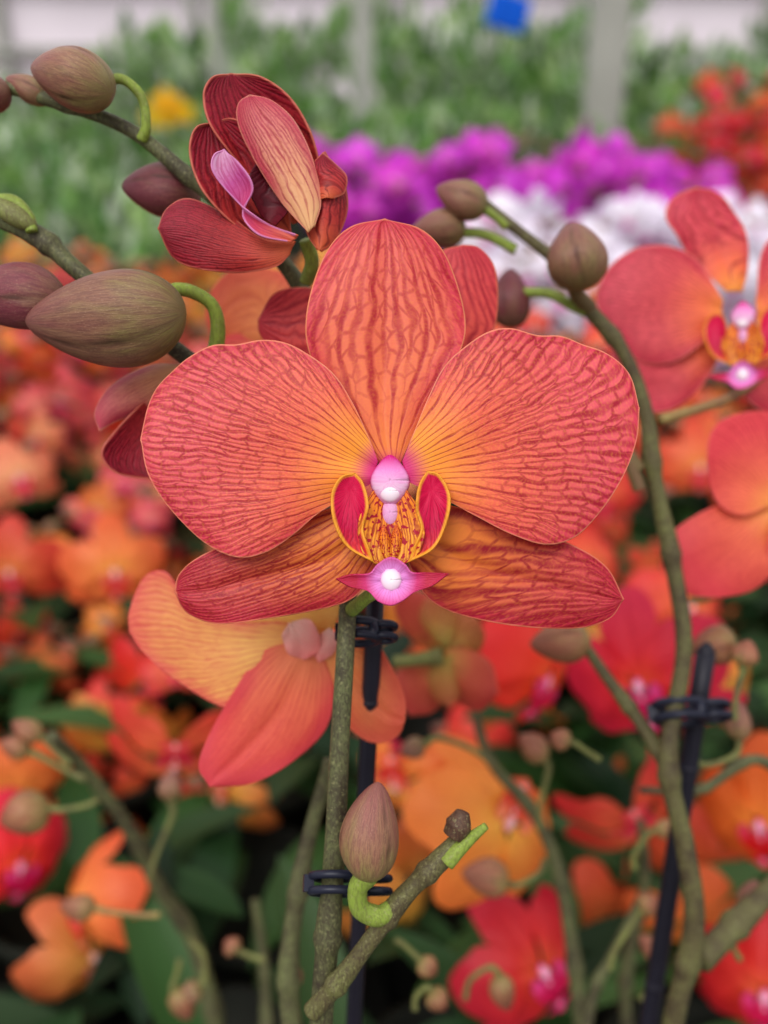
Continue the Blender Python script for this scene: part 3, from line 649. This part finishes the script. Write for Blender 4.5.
# ------------------------------------------------------------------ beds of orchids
LOWBUD = bud_t(10, 8)
def bed(name, n, xr, yfun, zfun, pset, nf=(4, 8), size=0.075, spread=0.3, floor_z=0.78, xy=None, parent=None, zj=0.025):
    mb = MB()
    mats = pset + [M_stem, M_bud]
    for i in range(n):
        x, y = xy() if xy else (rng.uniform(*xr), rng.uniform(*yfun))
        zt = zfun(x, y)+rng.normal()*zj
        side = rng.choice([-1, 1]); sx = side*rng.uniform(0.05, 0.14)
        pts = [(x-sx*0.4, y+0.05, floor_z), (x-sx*0.3, y+0.02, (floor_z+zt)/2), (x, y, zt-0.05), (x+sx*0.5, y-0.02, zt), (x+sx*1.1, y-0.05, zt-0.01)]
        mb.add(tube(pts, [0.0035, 0.003, 0.0025, 0.002, 0.0014], 6, 22), mi=8)
        P = cr(pts, 40)
        m = rng.integers(*nf)
        for k_ in range(m):
            t_ = 0.42+0.48*k_/max(1, m-1); p = P[int(t_*39)]
            off = np.array([rng.normal()*0.022, -0.02-0.01*rng.random(), -0.012+rng.normal()*0.02])
            fd = (rng.normal()*spread, -1, 0.15+rng.normal()*spread)
            mb.add(curl(LOW[k_ % 2], rng.uniform(0.3, 1.3)), dir_matrix(p+off, fd, size*rng.uniform(0.8, 1.1)/490, rng.normal()*0.4), zmin=0.77)
        for k_ in range(3):
            p = P[-1-k_*3]; d = np.array([side*0.014, -0.004, 0.006*(1-2*(k_ % 2))])
            mb.add(LOWBUD, axis_matrix(p, p+d*1.3, 0.012), mi=9)
    return mb.build(name, mats, parent)
top = lambda x, y: 0.82+0.28*min(1.0, max(0, (y-0.35)/0.75))
def excl(xr, yr):
    return lambda: (rng.uniform(*xr), rng.uniform(*yr))
bed("scarlet_orchids", 46, None, None, lambda x, y: top(x, y)-0.03, P_RED, xy=excl((-0.9, 0.9), (0.5, 1.05)), parent=bedroot, size=0.055, spread=0.6)
bed("orange_orchids", 60, None, None, lambda x, y: top(x, y)-0.01, P_ORG, xy=excl((-0.9, 0.9), (0.5, 1.1)), parent=bedroot, size=0.055, spread=0.6)
bed("peach_orchids", 60, (-0.9, 0.1), (0.75, 1.15), lambda x, y: min(1.09, top(x, y)+0.02), P_PEACH, parent=bedroot, size=0.055, spread=0.6)
bed("golden_orchids", 26, (-0.8, -0.1), (1.12, 1.17), lambda x, y: 1.125, P_GOLD, parent=bedroot, size=0.055, spread=0.6, zj=0.01)
bed("white_orchid_bed", 64, (0.14, 1.0), (1.30, 1.6), lambda x, y: 1.10+0.08*(y-1.3), P_WHT, spread=0.5, size=0.09)
bed("magenta_orchid_bed", 60, (-0.10, 0.54), (1.74, 2.0), lambda x, y: 1.175, P_MAG, spread=0.5, size=0.09, zj=0.03)
bed("red_orchid_bed", 80, (0.74, 1.5), (2.1, 2.5), lambda x, y: 1.225, P_RED, spread=0.5, zj=0.06)

leafT = tepal([(0,0),(-18,-30),(-24,-80),(-16,-130),(0,-160)], [(0,0),(18,-30),(24,-80),(16,-130),(0,-160)], nu=8, nv=12, cup=0.35, b2=-70, fanw=0, fo=(0, 10))
mb = MB()
for i in range(800):
    x = rng.uniform(-1.05, 1.05); y = rng.uniform(0.26, 1.08)
    az = rng.uniform(0, 2*math.pi); el = rng.uniform(0.15, 1.1)
    u_ = Vector((math.cos(az)*math.cos(el), math.sin(az)*math.cos(el), math.sin(el)))
    sd = Vector((-math.sin(az), math.cos(az), 0)); nn = sd.cross(u_)
    if nn.z < 0: nn = -nn; sd = -sd
    s = rng.uniform(0.07, 0.13)/160
    M = Matrix.Translation((x, y, rng.uniform(0.84, 0.90))) @ Matrix((sd, u_, nn)).transposed().to_4x4() @ Matrix.Scale(s, 4)
    mb.add(leafT, np.array(M), zmin=0.765)
mb.build("orchid_leaves", [M_leaf], bedroot)

mb = MB()
ang = np.linspace(0, 2*math.pi, 21)
prof = [(0.001, 0), (0.040, 0), (0.052, 0.085), (0.056, 0.087), (0.056, 0.1), (0.051, 0.1), (0.049, 0.085), (0.001, 0.083)]
G = np.array([[(r_*math.cos(a), r_*math.sin(a), z_) for a in ang] for r_, z_ in prof])
potT = grid(G, G)
for x in np.arange(-0.96, 1.0, 0.125):
    for y in np.arange(0.3, 1.15, 0.13):
        M = np.eye(4); M[:3, 3] = (x+rng.normal()*0.003, y+rng.normal()*0.003, 0.7505); mb.add(potT, M)
mb.build("nursery_pots", [plain("pot_plastic", S(36,38,28), 0.7, 0.4, 20)], bedroot)

fl = tepal([(0,0),(-14,-20),(-18,-50),(0,-90)], [(0,0),(14,-20),(18,-50),(0,-90)], nu=2, nv=4, cup=0.4, b2=-25, fanw=0, fo=(0, 8))
def foliage(name, n, xr, yr, zf, mat, size=(0.05, 0.11), depth=0.14):
    mb = MB()
    for i in range(n):
        x = rng.uniform(*xr); y = rng.uniform(*yr)
        z = max(0.86, zf(x, y)-abs(rng.normal())*depth*0.5)
        az = rng.uniform(0, 2*math.pi); el = rng.uniform(0.0, 1.2)
        u_ = Vector((math.cos(az)*math.cos(el), math.sin(az)*math.cos(el), math.sin(el)))
        sd = Vector((-math.sin(az), math.cos(az), 0)); nn = sd.cross(u_)
        M = Matrix.Translation((x, y, z)) @ Matrix((sd, u_, nn)).transposed().to_4x4() @ Matrix.Scale(rng.uniform(*size)/90, 4)
        mb.add(fl, np.array(M))
    for i in range(n//40):
        x = rng.uniform(*xr); y = rng.uniform(*yr); z = zf(x, y)
        mb.add(tube([(x, y, 0.765), (x+rng.normal()*0.02, y, (z+0.76)/2), (x+rng.normal()*0.03, y, z)], 0.004, 5, 6))
    return mb.build(name, [mat])
bump = lambda x, y: 0.06*math.sin(x*5.1+y*3)+0.05*math.sin(x*11.3+y*7+1)
foliage("green_nursery_plants", 6000, (-2.2, -0.24), (1.4, 2.65), lambda x, y: (1.03+0.13*(y-1.4)+bump(x, y)*0.6), M_fol, (0.03, 0.08))
foliage("green_nursery_plants", 1500, (-0.12, 0.60), (2.2, 2.65), lambda x, y: 1.21+bump(x, y)*0.5, M_fol, (0.03, 0.08))
foliage("green_nursery_plants", 9000, (-4.0, 4.0), (3.2, 4.7), lambda x, y: 1.14+0.13*(y-3.0)+bump(x, y)*1.8, M_fol, (0.06, 0.15), 0.2)
foliage("fern_shrub", 1600, (2.0, 3.8), (4.88, 5.5), lambda x, y: 1.74-0.2*abs(x-2.7)+bump(x*2, y), M_fol2, (0.08, 0.18), 0.5)
foliage("fern_shrub", 1000, (-0.9, 1.3), (4.88, 5.5), lambda x, y: 1.62+bump(x*2, y), M_fol, (0.07, 0.16), 0.4)

mb = MB(); yl = simple_set("yellow", S(250,215,30), S(250,205,30), S(245,195,30), S(235,175,30), S(240,170,30), S(230,150,20))
for dx in ((0,0,0), (0.04,0.01,-0.03), (-0.035,0.01,-0.045)):
    mb.add(LOW[0], dir_matrix(np.array(W(166,104,2.94))+np.array(dx), (0.1, -1, 0.1), 0.10/490))
bs_ = np.array(W(166,104,2.94))
mb.add(tube([(bs_[0], bs_[1]+0.02, 0.79), (bs_[0]+0.02, bs_[1]+0.02, 1.0), bs_+np.array([0, 0.02, 0])], 0.005, 6, 14), mi=8)
mb.build("yellow_orchid", yl+[M_stem])
mb = MB(); cpos = np.array(W(508, 12, 2.9))
M = np.array(Matrix.Translation(Vector(cpos)) @ Matrix.Rotation(math.radians(14), 4, 'Y') @ Matrix.Rotation(math.radians(10), 4, 'Z'))
gx, gz = np.meshgrid(np.linspace(-0.07, 0.07, 9), np.linspace(-0.052, 0.052, 9))
gp = np.dstack([gx, 0.006*np.sin(gx*30), gz]); mb.add(grid(gp, gp), M)
mb.add(tube([cpos+np.array([0.01, 0, 0.05]), cpos+np.array([0.01, 0, 0.5]), cpos+np.array([0.01, 0, 1.0])], 0.0015, 6, 8), mi=1)
mb.build("blue_insect_trap_card", [plain("blue_card", S(20,110,235), 0.4, 0.05), M_clip], solid=0.001)

# ------------------------------------------------------------------ benches, floor, greenhouse structure
M_metal = plain("galvanised_steel", S(150,156,158), 0.45, 0.2, 8)
M_slat = plain("bench_slat_dark", S(50,48,42), 0.6, 0.4, 10)
def bench(name, x0, x1, y0, y1):
    mb = MB()
    for y in np.arange(y0+0.03, y1, 0.09): mb.add(box(((x0+x1)/2, y, 0.738), (x1-x0, 0.07, 0.022)))
    for x in (x0, x1): mb.add(box((x, (y0+y1)/2, 0.735), (0.04, y1-y0, 0.06)), mi=1)
    for y in (y0, y1): mb.add(box(((x0+x1)/2, y, 0.735), (x1-x0, 0.04, 0.06)), mi=1)
    for x in np.linspace(x0+0.1, x1-0.1, 4):
        for y in (y0+0.08, y1-0.08): mb.add(box((x, y, 0.365), (0.045, 0.045, 0.73)), mi=1)
        mb.add(box((x, (y0+y1)/2, 0.2), (0.03, y1-y0-0.2, 0.03)), mi=1)
    ob = mb.build(name, [M_slat, M_metal]); ob.data.polygons.foreach_set("use_smooth", np.zeros(len(ob.data.polygons), dtype=bool)); return ob
bench("plant_bench", -2.3, 2.3, 0.22, 2.75)
bench("plant_bench", -4.2, 4.2, 3.05, 5.6)
def flat(mb, name, mats):
    ob = mb.build(name, mats); ob.data.polygons.foreach_set("use_smooth", np.zeros(len(ob.data.polygons), dtype=bool)); return ob
mb = MB(); mb.add(box((0, 4, -0.05), (16, 14, 0.1))); flat(mb, "floor", [plain("concrete", S(120,116,110), 0.8, 0.3, 3)])
M_pane = plain("greenhouse_sheeting", S(246,234,242), 0.4, 0.12, 1.2)
M_frame = plain("greenhouse_frame", S(176,176,168), 0.5, 0.15, 4)
M_curb = plain("wall_curb", S(228,205,212), 0.7, 0.2, 3)
mb = MB()
mb.add(box((0, 8.05, 1.9), (16, 0.04, 2.6)))
mb.add(box((0, 8.0, 0.3), (16, 0.2, 0.6)), mi=2)
for x in np.arange(-7.5, 8, 1.5): mb.add(box((x, 7.99, 1.7), (0.08, 0.08, 3.0)), mi=1)
for z in (0.65, 1.25, 1.62, 2.1, 3.2): mb.add(box((0, 7.96, z), (16, 0.06, 0.06)), mi=1)
flat(mb, "wall_back", [M_pane, M_frame, M_curb])
for x, w in ((-0.06, 0.06), (0.64, 0.11), (-0.48, 0.03)):
    mb = MB(); mb.add(box((x, 2.9, 1.6), (w, 0.06, 3.2))); mb.add(box((x, 2.9, 0.02), (w*1.8, 0.12, 0.04)))
    mb.add(box((x, 2.868, 1.6), (w*0.5, 0.006, 3.1))); flat(mb, "greenhouse_post", [M_frame])

# ------------------------------------------------------------------ light
w = bpy.data.worlds.new("greenhouse_daylight"); bpy.context.scene.world = w; w.use_nodes = True
nt = w.node_tree; bg = nt.nodes['Background']
tc = nt.nodes.new('ShaderNodeTexCoord'); sx = nt.nodes.new('ShaderNodeSeparateXYZ'); nt.links.new(tc.outputs['Generated'], sx.inputs[0])
rp = nt.nodes.new('ShaderNodeValToRGB'); mr = nt.nodes.new('ShaderNodeMapRange'); mr.inputs[1].default_value = -1; mr.inputs[2].default_value = 1
nt.links.new(sx.outputs[2], mr.inputs[0]); nt.links.new(mr.outputs[0], rp.inputs[0])
rp.color_ramp.elements[0].position = 0.3; rp.color_ramp.elements[0].color = (0.3, 0.3, 0.28, 1)
rp.color_ramp.elements[1].position = 0.75; rp.color_ramp.elements[1].color = (1.0, 1.0, 1.03, 1)
nt.links.new(rp.outputs[0], bg.inputs[0]); bg.inputs[1].default_value = 0.9
sd = bpy.data.lights.new("sun_through_shade_cloth", 'SUN'); sd.energy = 1.6; sd.angle = math.radians(35); sd.color = (1, 0.98, 0.95)
so = bpy.data.objects.new("sun_through_shade_cloth", sd); so.rotation_euler = (math.radians(36), math.radians(-14), math.radians(-8)); so.location = (0, -2, 5)
bpy.context.scene.collection.objects.link(so)

# ------------------------------------------------------------------ camera
cd = bpy.data.cameras.new("camera"); co = bpy.data.objects.new("camera", cd)
co.location = Vector(CAM); co.rotation_euler = (math.pi/2-PITCH, 0, 0)
cd.sensor_fit = 'VERTICAL'; cd.sensor_height = 36; cd.lens = FPX/1024*36
cd.clip_start = 0.01; cd.clip_end = 100
cd.dof.use_dof = True; cd.dof.focus_distance = 0.18; cd.dof.aperture_fstop = 7.0
bpy.context.scene.collection.objects.link(co); bpy.context.scene.camera = co
bpy.context.scene.view_settings.view_transform = 'Standard'
try: bpy.context.scene.view_settings.look = 'Medium High Contrast'
except Exception as ex: print(ex)
